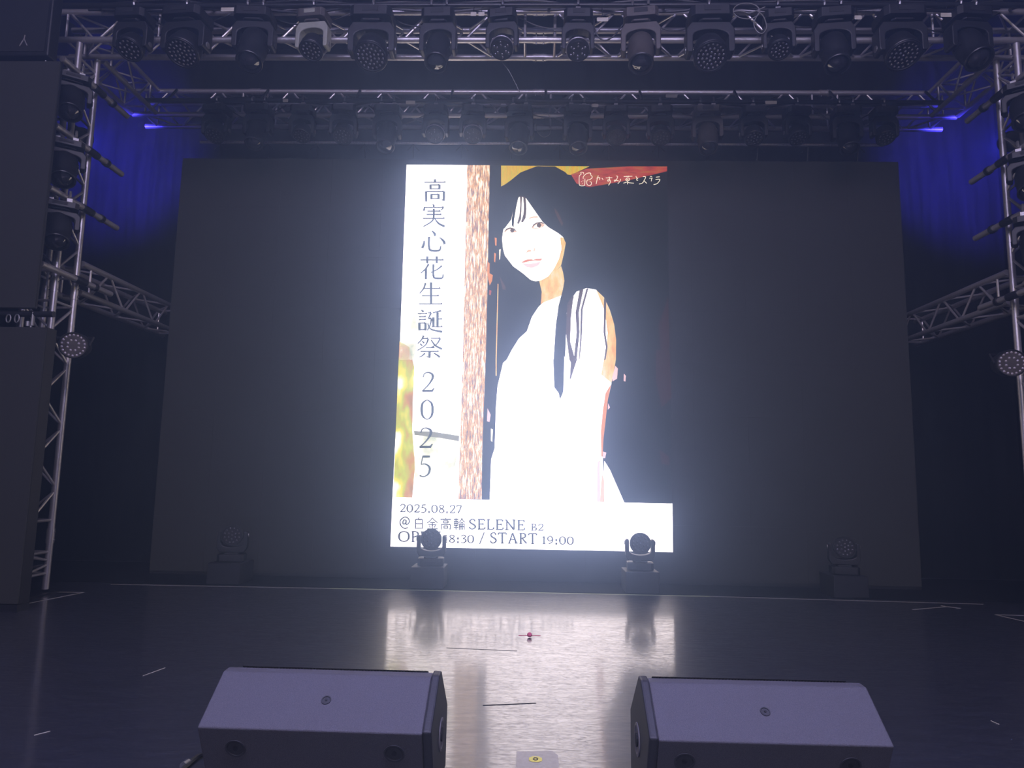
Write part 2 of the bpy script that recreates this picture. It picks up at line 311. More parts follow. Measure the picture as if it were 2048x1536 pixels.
# --- lettering: every glyph is drawn from tapered strokes (100 x 100 box, y down)
def stroke(m, pts, fr, k):
    P = []
    for (x, y, wd) in pts: P.append((Vector((x, y)), wd))
    L, Rr = [], []
    for i, (p, wd) in enumerate(P):
        a = P[max(i-1, 0)][0]; c = P[min(i+1, len(P)-1)][0]; t = (c-a)
        t = t.normalized() if t.length else Vector((1, 0)); n = Vector((-t.y, t.x))*wd/2; L.append(p+n); Rr.append(p-n)
    for i in range(len(P)-1): m.poly([fr(q, k) for q in (L[i], L[i+1], Rr[i+1], Rr[i])])
def smooth(pts, n=6):
    out = []
    for i in range(len(pts)-1):
        p0 = pts[max(i-1, 0)]; p1 = pts[i]; p2 = pts[i+1]; p3 = pts[min(i+2, len(pts)-1)]
        for j in range(n):
            t = j/n; out.append(tuple(.5*((2*b_)+(-a_+c_)*t+(2*a_-5*b_+4*c_-d_)*t*t+(-a_+3*b_-3*c_+d_)*t**3) for a_, b_, c_, d_ in zip(p0, p1, p2, p3)))
    return out+[pts[-1]]
# stroke codes: ('h',x0,x1,y) thin with a serif, ('v',x,y0,y1) thick, ('d',(x,y,w)...) tapered curve, ('l',(x,y,w)...) tapered straight
KJ = {
'高': [('v', 50, 0, 14), ('h', 2, 98, 14), ('v', 30, 24, 46), ('h', 30, 70, 26), ('v', 70, 24, 46), ('h', 30, 70, 43), ('v', 10, 54, 100), ('h', 10, 90, 56), ('v', 90, 54, 96), ('l', (93, 96, 5), (80, 91, 2)), ('v', 34, 66, 90), ('h', 34, 66, 68), ('v', 66, 66, 90), ('h', 34, 66, 87)],
'実': [('l', (46, 0, 4), (52, 11, 10)), ('l', (10, 12, 5), (6, 30, 9)), ('h', 9, 94, 14), ('l', (94, 14, 6), (82, 27, 2)), ('h', 22, 80, 31), ('h', 18, 84, 46), ('h', 2, 98, 63), ('d', (50, 20, 9), (50, 52, 8), (42, 76, 6), (4, 100, 2)), ('d', (54, 64, 3), (72, 86, 8), (98, 99, 9))],
'心': [('d', (12, 48, 3), (10, 66, 9), (3, 84, 10)), ('d', (32, 30, 8), (32, 76, 8), (40, 94, 9), (74, 94, 8), (81, 72, 2)), ('d', (44, 4, 4), (54, 14, 9), (58, 27, 9)), ('d', (76, 34, 4), (92, 50, 10), (97, 66, 9))],
'花': [('h', 1, 99, 17), ('v', 30, 1, 32), ('v', 70, 1, 32), ('d', (36, 34, 8), (24, 54, 6), (3, 74, 2)), ('v', 24, 54, 100), ('d', (92, 42, 8), (72, 58, 5), (44, 72, 2)), ('d', (56, 35, 8), (56, 84, 8), (64, 95, 8), (92, 95, 7), (97, 78, 2))],
'生': [('d', (29, 3, 8), (20, 28, 6), (3, 50, 2)), ('h', 22, 92, 27), ('h', 12, 86, 60), ('h', 0, 100, 96), ('v', 52, 0, 96)],
'誕': [('l', (14, 1, 3), (24, 9, 9)), ('h', 0, 38, 17), ('h', 5, 33, 30), ('h', 5, 33, 43), ('v', 7, 56, 90), ('h', 7, 31, 58), ('v', 31, 56, 90), ('h', 7, 31, 86), ('h', 40, 54, 13), ('l', (54, 13, 7), (42, 38, 3)), ('h', 42, 55, 38), ('d', (55, 38, 7), (50, 64, 5), (38, 90, 2)), ('d', (40, 58, 3), (52, 84, 6), (98, 96, 9)), ('l', (94, 4, 7), (60, 13, 2)), ('v', 79, 11, 74), ('h', 79, 97, 40), ('v', 62, 32, 74), ('h', 56, 99, 74)],
'祭': [('d', (27, 1, 8), (18, 20, 5), (3, 36, 2)), ('h', 22, 45, 14), ('d', (45, 14, 7), (34, 42, 5), (2, 66, 2)), ('l', (20, 24, 2), (29, 34, 7)), ('l', (12, 36, 2), (22, 46, 7)), ('h', 55, 92, 13), ('d', (92, 13, 7), (78, 38, 5), (54, 54, 2)), ('d', (56, 20, 3), (72, 44, 7), (99, 60, 8)), ('h', 35, 70, 54), ('h', 14, 86, 70), ('v', 50, 70, 97), ('l', (52, 97, 5), (38, 92, 2)), ('d', (32, 77, 7), (22, 88, 5), (10, 95, 2)), ('d', (66, 77, 2), (80, 86, 7), (90, 96, 8))],
'白': [('l', (52, 0, 7), (40, 17, 3)), ('v', 20, 17, 98), ('h', 20, 80, 19), ('v', 80, 17, 98), ('h', 20, 80, 54), ('h', 20, 80, 92)],
'金': [('d', (50, 1, 7), (30, 28, 5), (2, 46, 2)), ('d', (50, 3, 3), (74, 28, 7), (99, 43, 7)), ('h', 28, 73, 42), ('h', 14, 86, 61), ('v', 50, 42, 94), ('l', (22, 68, 3), (31, 84, 8)), ('l', (78, 66, 7), (66, 84, 2)), ('h', 3, 97, 95)],
'輪': [('h', 2, 43, 12), ('v', 22, 0, 100), ('v', 6, 26, 64), ('h', 6, 38, 28), ('v', 38, 26, 64), ('h', 6, 38, 45), ('h', 6, 38, 62), ('h', 0, 44, 77), ('d', (73, 1, 7), (62, 24, 5), (45, 40, 2)), ('d', (73, 3, 3), (84, 22, 6), (100, 36, 7)), ('h', 60, 86, 37), ('v', 52, 48, 100), ('h', 52, 95, 50), ('v', 95, 48, 98), ('v', 66, 50, 98), ('v', 81, 50, 98), ('h', 52, 95, 72)],
}
LT = {   # latin serif: width, strokes (cap height 100)
'2': (58, [('d', (8, 26, 4), (14, 8, 5), (30, 2, 6), (48, 12, 10), (48, 34, 9), (30, 66, 6), (4, 96, 4)), ('l', (3, 95, 10), (50, 95, 10)), ('l', (46, 96, 9), (56, 80, 2))]),
'0': (60, [('d', (30, 2, 4), (10, 18, 9), (5, 50, 11), (10, 82, 9), (30, 98, 4), (50, 82, 9), (55, 50, 11), (50, 18, 9), (30, 2, 4))]),
'5': (56, [('l', (16, 4, 10), (50, 4, 9)), ('l', (18, 2, 4), (10, 42, 4)), ('d', (10, 42, 4), (30, 40, 7), (48, 56, 10), (44, 84, 9), (24, 99, 5), (3, 94, 7))]),
'8': (58, [('d', (30, 2, 4), (12, 14, 8), (16, 36, 9), (42, 58, 10), (52, 80, 9), (30, 98, 4), (8, 82, 8), (16, 58, 6), (42, 38, 5), (48, 16, 7), (30, 2, 4))]),
'7': (54, [('l', (3, 6, 9), (52, 6, 9)), ('l', (4, 4, 5), (2, 20, 3)), ('l', (50, 6, 6), (18, 100, 9))]),
'1': (36, [('l', (18, 2, 10), (18, 96, 10)), ('l', (4, 16, 3), (20, 4, 6)), ('l', (4, 98, 5), (32, 98, 5))]),
'3': (52, [('d', (6, 18, 4), (20, 2, 6), (40, 8, 9), (40, 30, 8), (20, 44, 4)), ('d', (20, 44, 4), (42, 54, 9), (46, 78, 10), (26, 98, 5), (3, 92, 6))]),
'9': (58, [('d', (50, 36, 10), (40, 6, 6), (22, 3, 5), (6, 24, 9), (10, 50, 8), (28, 60, 5), (50, 40, 4)), ('d', (50, 34, 10), (46, 70, 8), (14, 99, 4))]),
'.': (28, [('l', (5, 91, 18), (23, 91, 18))]), ':': (32, [('l', (7, 91, 18), (25, 91, 18)), ('l', (7, 46, 18), (25, 46, 18))]),
'/': (60, [('l', (54, -6, 5), (6, 108, 5))]), ' ': (34, []),
'S': (56, [('d', (48, 24, 4), (40, 5, 5), (22, 3, 6), (8, 18, 9), (14, 38, 10), (40, 58, 11), (50, 78, 10), (34, 98, 5), (12, 96, 5), (4, 76, 4))]),
'E': (62, [('l', (14, 0, 10), (14, 100, 10)), ('l', (3, 2, 4), (54, 2, 5)), ('l', (54, 1, 3), (56, 20, 3)), ('l', (14, 48, 4), (44, 48, 5)), ('l', (44, 38, 3), (44, 58, 3)), ('l', (3, 98, 4), (56, 98, 5)), ('l', (56, 98, 4), (60, 78, 3))]),
'L': (60, [('l', (14, 0, 10), (14, 100, 10)), ('l', (3, 2, 4), (26, 2, 4)), ('l', (3, 98, 4), (52, 98, 5)), ('l', (52, 98, 4), (57, 76, 3))]),
'N': (86, [('l', (16, 2, 6), (16, 98, 6)), ('l', (10, 0, 8), (72, 100, 11)), ('l', (72, 2, 6), (72, 100, 6)), ('l', (2, 98, 4), (30, 98, 4)), ('l', (60, 2, 4), (84, 2, 4)), ('l', (2, 2, 4), (16, 2, 4))]),
'B': (62, [('l', (14, 0, 10), (14, 100, 10)), ('d', (3, 2, 4), (30, 2, 5), (48, 14, 10), (44, 38, 8), (20, 48, 4)), ('d', (20, 48, 4), (48, 56, 7), (55, 76, 11), (42, 96, 7), (3, 98, 4))]),
'O': (88, [('d', (43, 2, 5), (14, 16, 9), (5, 50, 11), (14, 84, 9), (43, 98, 5), (72, 84, 9), (81, 50, 11), (72, 16, 9), (43, 2, 5))]),
'P': (60, [('l', (14, 0, 10), (14, 100, 10)), ('d', (3, 2, 4), (34, 2, 5), (52, 16, 10), (50, 40, 9), (18, 54, 4)), ('l', (3, 98, 4), (28, 98, 4))]),
'T': (70, [('l', (34, 2, 10), (34, 98, 10)), ('l', (3, 3, 5), (66, 3, 5)), ('l', (4, 2, 3), (2, 20, 3)), ('l', (65, 2, 3), (67, 20, 3)), ('l', (22, 98, 4), (46, 98, 4))]),
'A': (80, [('l', (38, 0, 4), (10, 98, 5)), ('l', (38, 0, 8), (68, 98, 11)), ('l', (20, 62, 5), (56, 62, 5)), ('l', (0, 98, 4), (22, 98, 4)), ('l', (54, 98, 4), (80, 98, 4))]),
'R': (66, [('l', (14, 0, 10), (14, 100, 10)), ('d', (3, 2, 4), (34, 2, 5), (50, 14, 10), (48, 38, 9), (18, 50, 4)), ('l', (26, 50, 8), (62, 99, 10)), ('l', (3, 98, 4), (26, 98, 4))]),
'@': (100, [('d', (60, 34, 4), (44, 30, 4), (32, 50, 6), (38, 72, 5), (56, 60, 3), (64, 32, 4)), ('d', (64, 32, 5), (60, 70, 5), (74, 72, 4), (92, 46, 4), (76, 12, 4), (44, 6, 4), (10, 36, 5), (14, 84, 5), (48, 112, 5), (78, 102, 3))]),
}
def glyph(m, codes, x0, y0, wd, ht, k, kw=1., hw=1., mw=5.):
    fr = lambda q, kk: S(x0+q.x/100*wd, y0+q.y/100*ht, kk)
    for c in codes:
        if c[0] == 'h':
            _, a, b2, y = c; stroke(m, [(a, y, 5.4*hw), (b2, y, 5.4*hw)], fr, k)
            m.poly([fr(Vector(q), k) for q in ((b2-9*kw, y-1), (b2-3, y-7*kw), (b2+1, y+1.8))])
        elif c[0] == 'v':
            _, x, a, b2 = c; stroke(m, [(x, a, 10.5*kw), (x, b2, 9.5*kw)], fr, k)
        else:
            pts = [(x, y, max(mw, w_*kw*1.1)) for x, y, w_ in c[1:]]
            stroke(m, smooth(pts) if c[0] == 'd' else pts, fr, k)
def kanji(name, ch, x0, y0, x1, y1, mt='ink', kw=1.):
    m = MB(); glyph(m, KJ[ch], x0, y0, x1-x0, y1-y0, 8, kw); return m.build(name, EM[mt], pw)
for ch, bx in zip('高実心花生誕祭', [(848, 359, 892.5, 404), (845, 409, 890.5, 454), (843, 461, 891, 504), (840.6, 512.5, 888, 559), (838, 565, 885, 610), (835.7, 620, 886, 666), (834, 671, 885, 717)]):
    kanji('title_character', ch, *bx)
def latin(nm, txt, x, y0, y1, x_end=None, slope=0., scalew=1., kw=1.35):
    ht = y1-y0; tot = sum(LT[c][0]+10 for c in txt)-10; ww = ht*scalew if x_end is None else (x_end-x)*100/tot
    for c in txt:
        wd, codes = LT[c]; dy = slope*(x-790); 
        if codes: m = MB(); glyph(m, codes, x, y0+dy, ww, ht, 8, kw, 1., 12.); m.build(nm, EM['ink2'], pw)
        x += (wd+10)/100*ww
    return x
for c, (x0, y0, x1, y1) in zip('2025', [(843, 744.5, 869.5, 784), (841.5, 799, 867.5, 839.5), (838, 855.5, 866, 896), (838, 911.5, 863, 953.5)]):
    m = MB(); glyph(m, LT[c][1], x0, y0, (x1-x0)*100/LT[c][0], y1-y0, 8, 1.); m.build('title_digit', EM['ink'], pw)
SL = .0205
latin('date_character', '2025.08.27', 800, 1008, 1024, 924, SL)
latin('venue_character', '@', 799, 1033, 1054, None, SL, 1.05); x = 827
for ch in '白金高輪': m = MB(); glyph(m, KJ[ch], x, 1033.5+SL*(x-790), 22.5, 24, 8, 1.0, 1.8, 9.); m.build('venue_character', EM['ink2'], pw); x += 26.8
latin('venue_character', 'SELENE', 938, 1035, 1055, 1050, SL); latin('venue_character', 'B2', 1062, 1042, 1055.5, 1087, SL)
latin('opening_character', 'OPEN', 797, 1062, 1083, 882, SL); latin('opening_character', '18:30', 888, 1067, 1083, 948, SL); latin('opening_character', '/', 958, 1062, 1083, 970, SL)
latin('opening_character', 'START', 980, 1061, 1082, 1074, SL); latin('opening_character', '19:00', 1084, 1066, 1082, 1147, SL)
# hand-drawn logo, traced as strokes
LG = [[(300, 118), (298, 105), (320, 98), (352, 104), (350, 118)], [(306, 120), (306, 138), (278, 160), (268, 200), (272, 330), (300, 356), (340, 356), (372, 340), (378, 220)],
      [(350, 120), (350, 140)], [(345, 225), (348, 180), (378, 150), (410, 124), (455, 112), (490, 120), (488, 150), (515, 178), (512, 205), (470, 238), (425, 248), (412, 290), (425, 335), (465, 352), (500, 325), (496, 285), (470, 278)],
      [(312, 270), (314, 284)], [(340, 255), (342, 265)], [(332, 305), (334, 318)],
      [(632, 160), (612, 230), (592, 322)], [(594, 212), (640, 200), (662, 205), (655, 240)], [(700, 205), (712, 225), (726, 240)],
      [(775, 206), (900, 202)], [(838, 180), (848, 250), (815, 268), (812, 245), (838, 240), (862, 260), (852, 310), (824, 346)],
      [(970, 170), (1000, 176), (985, 225), (955, 265), (940, 270), (938, 250), (970, 250), (1020, 265)], [(1058, 225), (1045, 270), (1004, 318)],
      [(1116, 180), (1280, 174)], [(1175, 166), (1180, 192)], [(1212, 164), (1208, 190)], [(1150, 240), (1180, 210), (1222, 215), (1222, 250), (1180, 262), (1150, 240)], [(1170, 236), (1206, 236)], [(1112, 306), (1180, 286), (1230, 300), (1310, 306)], [(1190, 262), (1188, 328)],
      [(1346, 170), (1360, 200), (1366, 222)], [(1390, 205), (1362, 232), (1366, 250), (1390, 250)],
      [(1480, 184), (1534, 186), (1506, 250), (1470, 305), (1408, 322)], [(1506, 262), (1554, 310)],
      [(1620, 178), (1656, 180)], [(1602, 212), (1666, 210)], [(1650, 212), (1640, 270)],
      [(1730, 192), (1800, 186)], [(1722, 236), (1800, 232), (1790, 270), (1745, 318), (1684, 332)]]
m = MB()
for ln in LG:
    pts = [(x, y, 12) for x, y in ln]; stroke(m, smooth(pts, 4) if len(pts) > 2 else pts, lambda q, kk: S(1130+q.x/9.526, 335+q.y/9.526, kk), 8)
m.build('band_logo', EM['line'], pw)

# hanging bar above the screen
hb = empty('hanging_bar', (0, 6.56, 4.165)); tag(hb, 'thin steel hanging bar running just above the LED wall', 'bar')
MB().tube([(-3.3, 0, 0), (3.35, 0, 0)], .014, 10).build('pipe', MT['alu'], hb, smooth=True)
brk = MB().tube([(-.06, 0, -.075), (0, 0, -.012), (.06, 0, -.075)], .006, 6).tube([(0, 0, -.01), (0, .04, -.14)], .006, 6).mesh('bracket', MT['blackm'])
for k in range(14): put('bracket', brk, hb, (-3.1+k*.478, 0, 0))

# ------------------------------------------------------------------ trusses
UNIT = {}
def unit(key, mt, seg):
    if key not in UNIT:
        UNIT[key] = MB().lathe([(1, 0), (1, 1)], seg=seg).mesh(key, MT[mt], True)
    return UNIT[key]
def rod(name, p, q, r, root, mt='alu', seg=12):
    p, q = Vector(p), Vector(q); d = q-p
    o = bpy.data.objects.new(name, unit(mt+str(seg), mt, seg)); COL.objects.link(o); o.parent = root
    o.matrix_basis = Matrix.Translation(p-root.location) @ d.to_track_quat('Z', 'Y').to_matrix().to_4x4() @ Matrix.Diagonal((r, r, d.length, 1)); return o
TS = .24
def truss(name, p, q, u, v, label, joints=(), flip=0, end=.12, faces=(0, 1, 2, 3)):
    p, q, u, v = Vector(p), Vector(q), Vector(u), Vector(v); ax = (q-p).normalized(); L = (q-p).length
    root = empty(name, p); tag(root, label, 'truss')
    cor = [Vector((0, 0, 0)), u*TS, u*TS+v*TS, v*TS]
    for c in cor: rod('chord', p+c, q+c, .0245, root)
    cuts = [0]+sorted(joints)+[L]
    for s0, s1 in zip(cuts[:-1], cuts[1:]):
        a, b2 = s0+end, s1-end; n = max(2, round((b2-a)/.24)); st = (b2-a)/n
        for fi in faces:
            c0, c1 = cor[fi], cor[(fi+1) % 4]
            rod('end_strut', p+c0+ax*a, p+c1+ax*a, .0105, root, 'alu2', 8); rod('end_strut', p+c0+ax*b2, p+c1+ax*b2, .0105, root, 'alu2', 8)
            for k in range(n):
                e = (k+fi+flip) % 2; s_, t_ = (c0, c1) if e else (c1, c0)
                rod('brace', p+s_+ax*(a+k*st+.015), p+t_+ax*(a+(k+1)*st-.015), .0095, root, 'alu2', 8)
    for j in joints:
        for c in cor:
            rod('coupler', p+c+ax*(j-.055), p+c+ax*(j+.055), .0285, root, 'alu2', 12)
            for e in (-.03, .03): rod('bolt', p+c+ax*(j+e)-Vector((0, 0, .036)) if abs(ax.z) < .5 else p+c+ax*(j+e)-Vector((.036, 0, 0)), p+c+ax*(j+e)+Vector((0, 0, .036)) if abs(ax.z) < .5 else p+c+ax*(j+e)+Vector((.036, 0, 0)), .006, root, 'chrome', 6)
    return root
TX0, TX1, TY0, TZ0, TZ1 = -3.935, 3.99, 5.255, 4.395, 4.635     # frame corner coordinates
X, Y, Z = Vector((1, 0, 0)), Vector((0, 1, 0)), Vector((0, 0, 1))
truss('lighting_truss', (TX0, TY0, TZ0), (TX1, TY0, TZ0), Y, Z, 'front overhead box truss spanning the two towers, carrying the larger lamps', (1.0, 3.965, 6.93), 0)
truss('lighting_truss', (TX0, 6.45, TZ0), (TX1, 6.45, TZ0), Y, Z, 'rear overhead box truss above the top edge of the LED wall', (1.2, 3.965, 6.7), 1)
truss('tower_truss', (TX0, TY0, .03), (TX0, TY0, TZ0-.03), X, Y, 'upright aluminium truss tower beside the dark side LED panels', (.40, 2.32), 0)
truss('tower_truss', (TX1-.24, TY0, .03), (TX1-.24, TY0, TZ0-.03), X, Y, 'upright aluminium truss tower on the side without LED panels', (.40, 2.32), 1)
truss('side_truss', (TX0, TY0+.30, TZ0), (TX0, 6.42, TZ0), X, Z, 'short upper truss joining the panel-side tower top to the rear truss', (), 0)
truss('side_truss', (TX1-.24, TY0+.30, TZ0), (TX1-.24, 6.42, TZ0), X, Z, 'short upper truss joining the panel-less tower top to the rear truss', (), 1)
truss('side_truss', (TX0, TY0+.30, 2.375), (TX0, 7.35, 2.375), X, Z, 'half-height truss running back from the panel-side tower beside the LED wall', (), 0)
truss('side_truss', (TX1-.24, TY0+.30, 2.375), (TX1-.24, 7.35, 2.375), X, Z, 'half-height truss running back from the panel-less tower beside the LED wall', (), 1)
for sx, s in ((TX0+.12, 'the tower beside the side LED panels'), (TX1-.12, 'the tower without side LED panels')):
    bpl = MB().box((-.19, -.19, 0), (.19, .19, .012)).build('base_plate', MT['blackm'], None, (sx, TY0+.12, 0.0)); tag(bpl, 'flat black steel foot plate under '+s, 'base plate')

# lamp bars in front of the trusses
FP, BP = (5.08, 4.57), (6.25, 4.43)
for nm, (y, z), lab in (('lamp_bar', FP, 'long dark pipe in front of the front truss holding its lamps'), ('lamp_bar', BP, 'long dark pipe in front of the rear truss holding its lamps')):
    rt = empty(nm, (0, y, z)); tag(rt, lab, 'pipe')
    rod('pipe', (-3.75, y, z), (3.8, y, z), .021, rt, 'blackm', 14)
    for k in range(9):
        xk = -3.5+k*.9; rod('bracket', (xk, y, z), (xk, TY0-.03 if y < 6 else 6.42, TZ1), .012, rt, 'blackm', 8)

# ------------------------------------------------------------------ moving-head lamps (hung: pipe centre at origin)
def clampmesh():
    m = MB()
    m.tube([(0, .034*math.cos(t), .034*math.sin(t)) for t in [R(-60+k*30) for k in range(10)]], .010, 6)
    m.box((-.018, -.022, -.072), (.018, .022, -.026)); m.tube([(-.03, 0, -.055), (.03, 0, -.055)], .007, 6); return m.mesh('clamp', MT['chrome'])
CL = clampmesh()
def chips(rings, r_chip, zf):
    m = MB()
    for n, rad in rings:
        for k in range(n):
            a = 2*math.pi*(k+.5)/n if n > 1 else 0; c = (rad*math.cos(a), rad*math.sin(a), 0)
            m.lathe([(0.0005, zf-r_chip*.75), (r_chip*.6, zf-r_chip*.55), (r_chip, zf)], c, seg=8)
    return m
def lamp(name, kind, W, H, tilt, clamps=1, body='black', yoke='black', hang=True):
    """W yoke width, H drop from clamp to pivot-end; head part has its origin at the pivot."""
    root = empty(name, (0, 0, 0))
    if hang:
        for cx in ((0,) if clamps == 1 else (-.06, .06)): put('clamp', CL, root, (cx, 0, 0))
    z0 = -.072
    b_ = MB().prism(rbox(W*.44, W*.36, 0, 0, W*.09), z0-.19*H, z0-.02*H, ZP)
    b_.prism(rbox(W*.38, W*.30, 0, 0, W*.09), z0-.02*H, z0, ZP); b_.prism(rbox(W*.24, W*.24, 0, 0, W*.06), z0-.23*H, z0-.19*H, ZP)
    bo = b_.build('base', MT[body if yoke == body else 'umber'], root); bevel(bo, .006)
    MB().box((-W*.17, -W*.372, z0-.13*H), (W*.17, -W*.358, z0-.05*H)).build('display', MT['rubber' if yoke != 'grey' else 'grey'], bo)
    zt, zp = z0-.23*H, z0-.66*H
    wi, wo = W*.37, W*.5
    prof = [(-wo+.1*W, zt), (wo-.1*W, zt), (wo, zt-.12*H), (wo, zp-.05*H), (wo-.03*W, zp-.09*H), (wi+.01*W, zp-.09*H), (wi, zp-.05*H), (wi, zt-.24*H)]
    for k in range(1, 8):
        a = math.pi*k/8; prof.append((wi*math.cos(a), zt-.24*H+math.sin(a)*.11*H))
    prof += [(-wi, zt-.24*H), (-wi, zp-.05*H), (-wi-.01*W, zp-.09*H), (-wo+.03*W, zp-.09*H), (-wo, zp-.05*H), (-wo, zt-.12*H)]
    yo = MB().prism(prof, -W*.17, W*.17, YP).build('yoke', MT[yoke], root); bevel(yo, .007)
    for sx in (-1, 1): MB().lathe([(W*.07, 0), (W*.07, .006)], (sx*(wo+.003) - .003, 0, zp), 'x', 12).build('tilt_lock', MT['chrome' if kind == 'wash' else 'blackm'], yo)
    hd = None
    if kind == 'wash':
        r = W*.345
        hd = MB().lathe([(.02, W*.30), (r*.62, W*.28), (r*.86, W*.18), (r*.95, W*.02), (r, -W*.04), (r, -W*.24), (r*.95, -W*.27), (r*.9, -W*.27), (r*.88, -W*.25), (.001, -W*.25)], seg=28).build('head', MT[body], root, (0, 0, zp), True)
        MB().tube([(r*1.0*math.cos(t), r*1.0*math.sin(t), -W*.24) for t in [2*math.pi*k/28 for k in range(28)]], W*.018, 6, True).build('bezel', MT['blackm'], hd, smooth=True)
        rings = [(1, 0), (6, r*.36), (12, r*.70)] if W < .30 else [(1, 0), (6, r*.26), (12, r*.50), (18, r*.76)]
        chips(rings, W*.033 if W < .3 else W*.026, -W*.25).build('lens_cluster', MT['chip'], hd, smooth=True)
    elif kind == 'ring':
        r = W*.345
        hd = MB().lathe([(.02, W*.30), (r*.62, W*.28), (r*.86, W*.18), (r*.95, W*.02), (r, -W*.04), (r, -W*.24), (r*.95, -W*.27), (r*.9, -W*.27), (r*.88, -W*.25), (.001, -W*.25)], seg=28).build('head', MT[body], root, (0, 0, zp), True)
        MB().tube([(r*1.02*math.cos(t), r*1.02*math.sin(t), -W*.10) for t in [2*math.pi*k/28 for k in range(28)]], W*.02, 6, True).build('metal_ring', MT['alu'], hd, smooth=True)
        chips([(6, r*.42), (6, r*.70)], W*.036, -W*.25).build('lens_cluster', MT['chip'], hd, smooth=True)
    else:
        r = W*.33
        hd = MB().lathe([(.02, W*.42), (r*.66, W*.40), (r*.92, W*.28), (r, W*.10), (r*1.02, -W*.12), (r*.96, -W*.34), (r*.9, -W*.52), (r*.94, -W*.54), (r*.94, -W*.62), (r*.84, -W*.62), (r*.80, -W*.57), (.001, -W*.57)], seg=28).build('head', MT[body], root, (0, 0, zp), True)
        MB().lathe([(.0005, -W*.70), (r*.30, -W*.685), (r*.55, -W*.65), (r*.74, -W*.585), (r*.80, -W*.57)], seg=24).build('lens', MT['lensd'], hd, smooth=True)
        MB().tube([(r*.90*math.cos(t), r*.90*math.sin(t), -W*.615) for t in [2*math.pi*k/28 for k in range(28)]], W*.022, 6, True).build('bezel', MT['blackm'], hd, smooth=True)
        for k in range(3): MB().box((-r*1.03, -r*.35, -W*.02-k*W*.06), (r*1.03, r*.35, -W*.045-k*W*.06)).build('cooling_fin', MT['blackm'], hd)
    hd.rotation_euler = (-R(tilt), 0, 0)
    return root
PROTO = {}
def hung(name, kind, W, H, loc, label, tilt, pan=0., clamps=1, body='black', yoke='black', group=None, cat='stage light'):
    key = (kind, W, H, clamps, body, yoke)
    if key not in PROTO: PROTO[key] = r_ = lamp(name, kind, W, H, tilt, clamps, body, yoke)
    else: r_ = copy_tree(PROTO[key]); r_.name = name
    r_.location = loc; r_.rotation_euler = (0, 0, R(pan)); tag(r_, label, cat, group)
    for c in r_.children:
        if c.name.startswith('head'): c.rotation_euler = (-R(tilt), 0, R(0))
    return r_
FR = [(272, 'wash', .28, .40, 32), (378, 'wash', .36, .42, 28), (513, 'spot', .32, .40, 22), (630, 'pale', .26, .40, 24), (748, 'wash', .36, .46, 28), (879, 'spot', .285, .44, 24),
      (1006, 'ring', .25, .40, 30), (1156, 'ring', .25, .42, 30), (1281, 'umber', .30, .44, 24), (1417, 'wash', .36, .46, 30), (1555, 'wash', .24, .40, 28), (1664, 'spot', .30, .44, 22),
      (1796, 'wash', .36, .44, 28), (1932, 'spot', .32, .40, 30)]
LK = dict(wash='black LED wash head', ring='black wash head with ringed lenses', spot='black spot head with round glass lens', pale='wash head with a pale grey yoke', umber='brown-grey spot head with glass lens')
def row(spec, bar, where, grp):
    for i, (px, kd, W, H, tl) in enumerate(spec):
        y, z = bar; p = onY(px, 20 if y < 6 else 200, y)
        kind = {'pale': 'wash', 'umber': 'spot'}.get(kd, kd); yk = {'pale': 'grey', 'umber': 'umber'}.get(kd, 'black'); bd = 'umber' if kd == 'umber' else 'black'
        hung('moving_head', kind, W, H, (p.x, y, z), '%s, %s from the panel-side tower on the %s bar' % (LK[kd], ORD[i], where), tl, random.uniform(-8, 8), 2 if kind == 'spot' else 1, bd, yk, grp)
row(FR, FP, 'front', 'lamps on the front truss')
BK = [(437, 'wash', .26, .36, 24), (520, 'spot', .27, .36, 22), (608, 'wash', .24, .36, 24), (690, 'wash', .26, .37, 30), (777, 'spot', .27, .39, 22), (873, 'ring', .25, .36, 34), (947, 'ring', .25, .36, 34),
      (1040, 'spot', .27, .40, 22), (1155, 'spot', .27, .40, 22), (1232, 'wash', .25, .37, 28), (1320, 'wash', .25, .37, 28), (1413, 'umber', .28, .39, 22), (1505, 'wash', .25, .37, 26), (1592, 'wash', .25, .36, 24),
      (1690, 'spot', .27, .39, 22), (1765, 'wash', .24, .36, 26)]
row(BK, BP, 'rear', 'lamps on the rear truss')

# side arms with heads on both towers
def arm(x, y0, y1, z, dx, label):
    rt = empty('pipe_arm', (x, y0, z)); tag(rt, label, 'pipe')
    rod('pipe', (x, y0, z), (x+dx, y1, z), .0243, rt, 'alu', 14); ym = (y0+y1)/2
    rod('sleeve', (x+dx*.45, y0+(y1-y0)*.45, z), (x+dx*.60, y0+(y1-y0)*.60, z), .031, rt, 'blackm', 14)
    rod('sleeve', (x+dx*.72, y0+(y1-y0)*.72, z), (x+dx*.76, y0+(y1-y0)*.76, z), .034, rt, 'blackm', 14)
for i, z in enumerate((4.06, 3.52, 3.03, 2.44)):
    arm(-3.625, 4.98, 5.86, z, 0, '%s pipe arm from the top on the panel-side tower' % ORD[i])
    arm(3.665, 4.92, 5.78, z-.06, .0, '%s pipe arm from the top on the panel-less tower' % ORD[i])
    if i < 3:
        hung('moving_head', 'spot', .285, .27, (-3.625, 5.12, z), '%s black spot head down the panel-side tower, hung from a pipe arm' % ORD[i], 30, 35, 2, group='lamps on tower arms')
        hung('moving_head', 'spot', .285, .27, (3.665, 5.10, z-.06), '%s black spot head down the panel-less tower, hung from a pipe arm' % ORD[i], 30, -35, 2, group='lamps on tower arms')

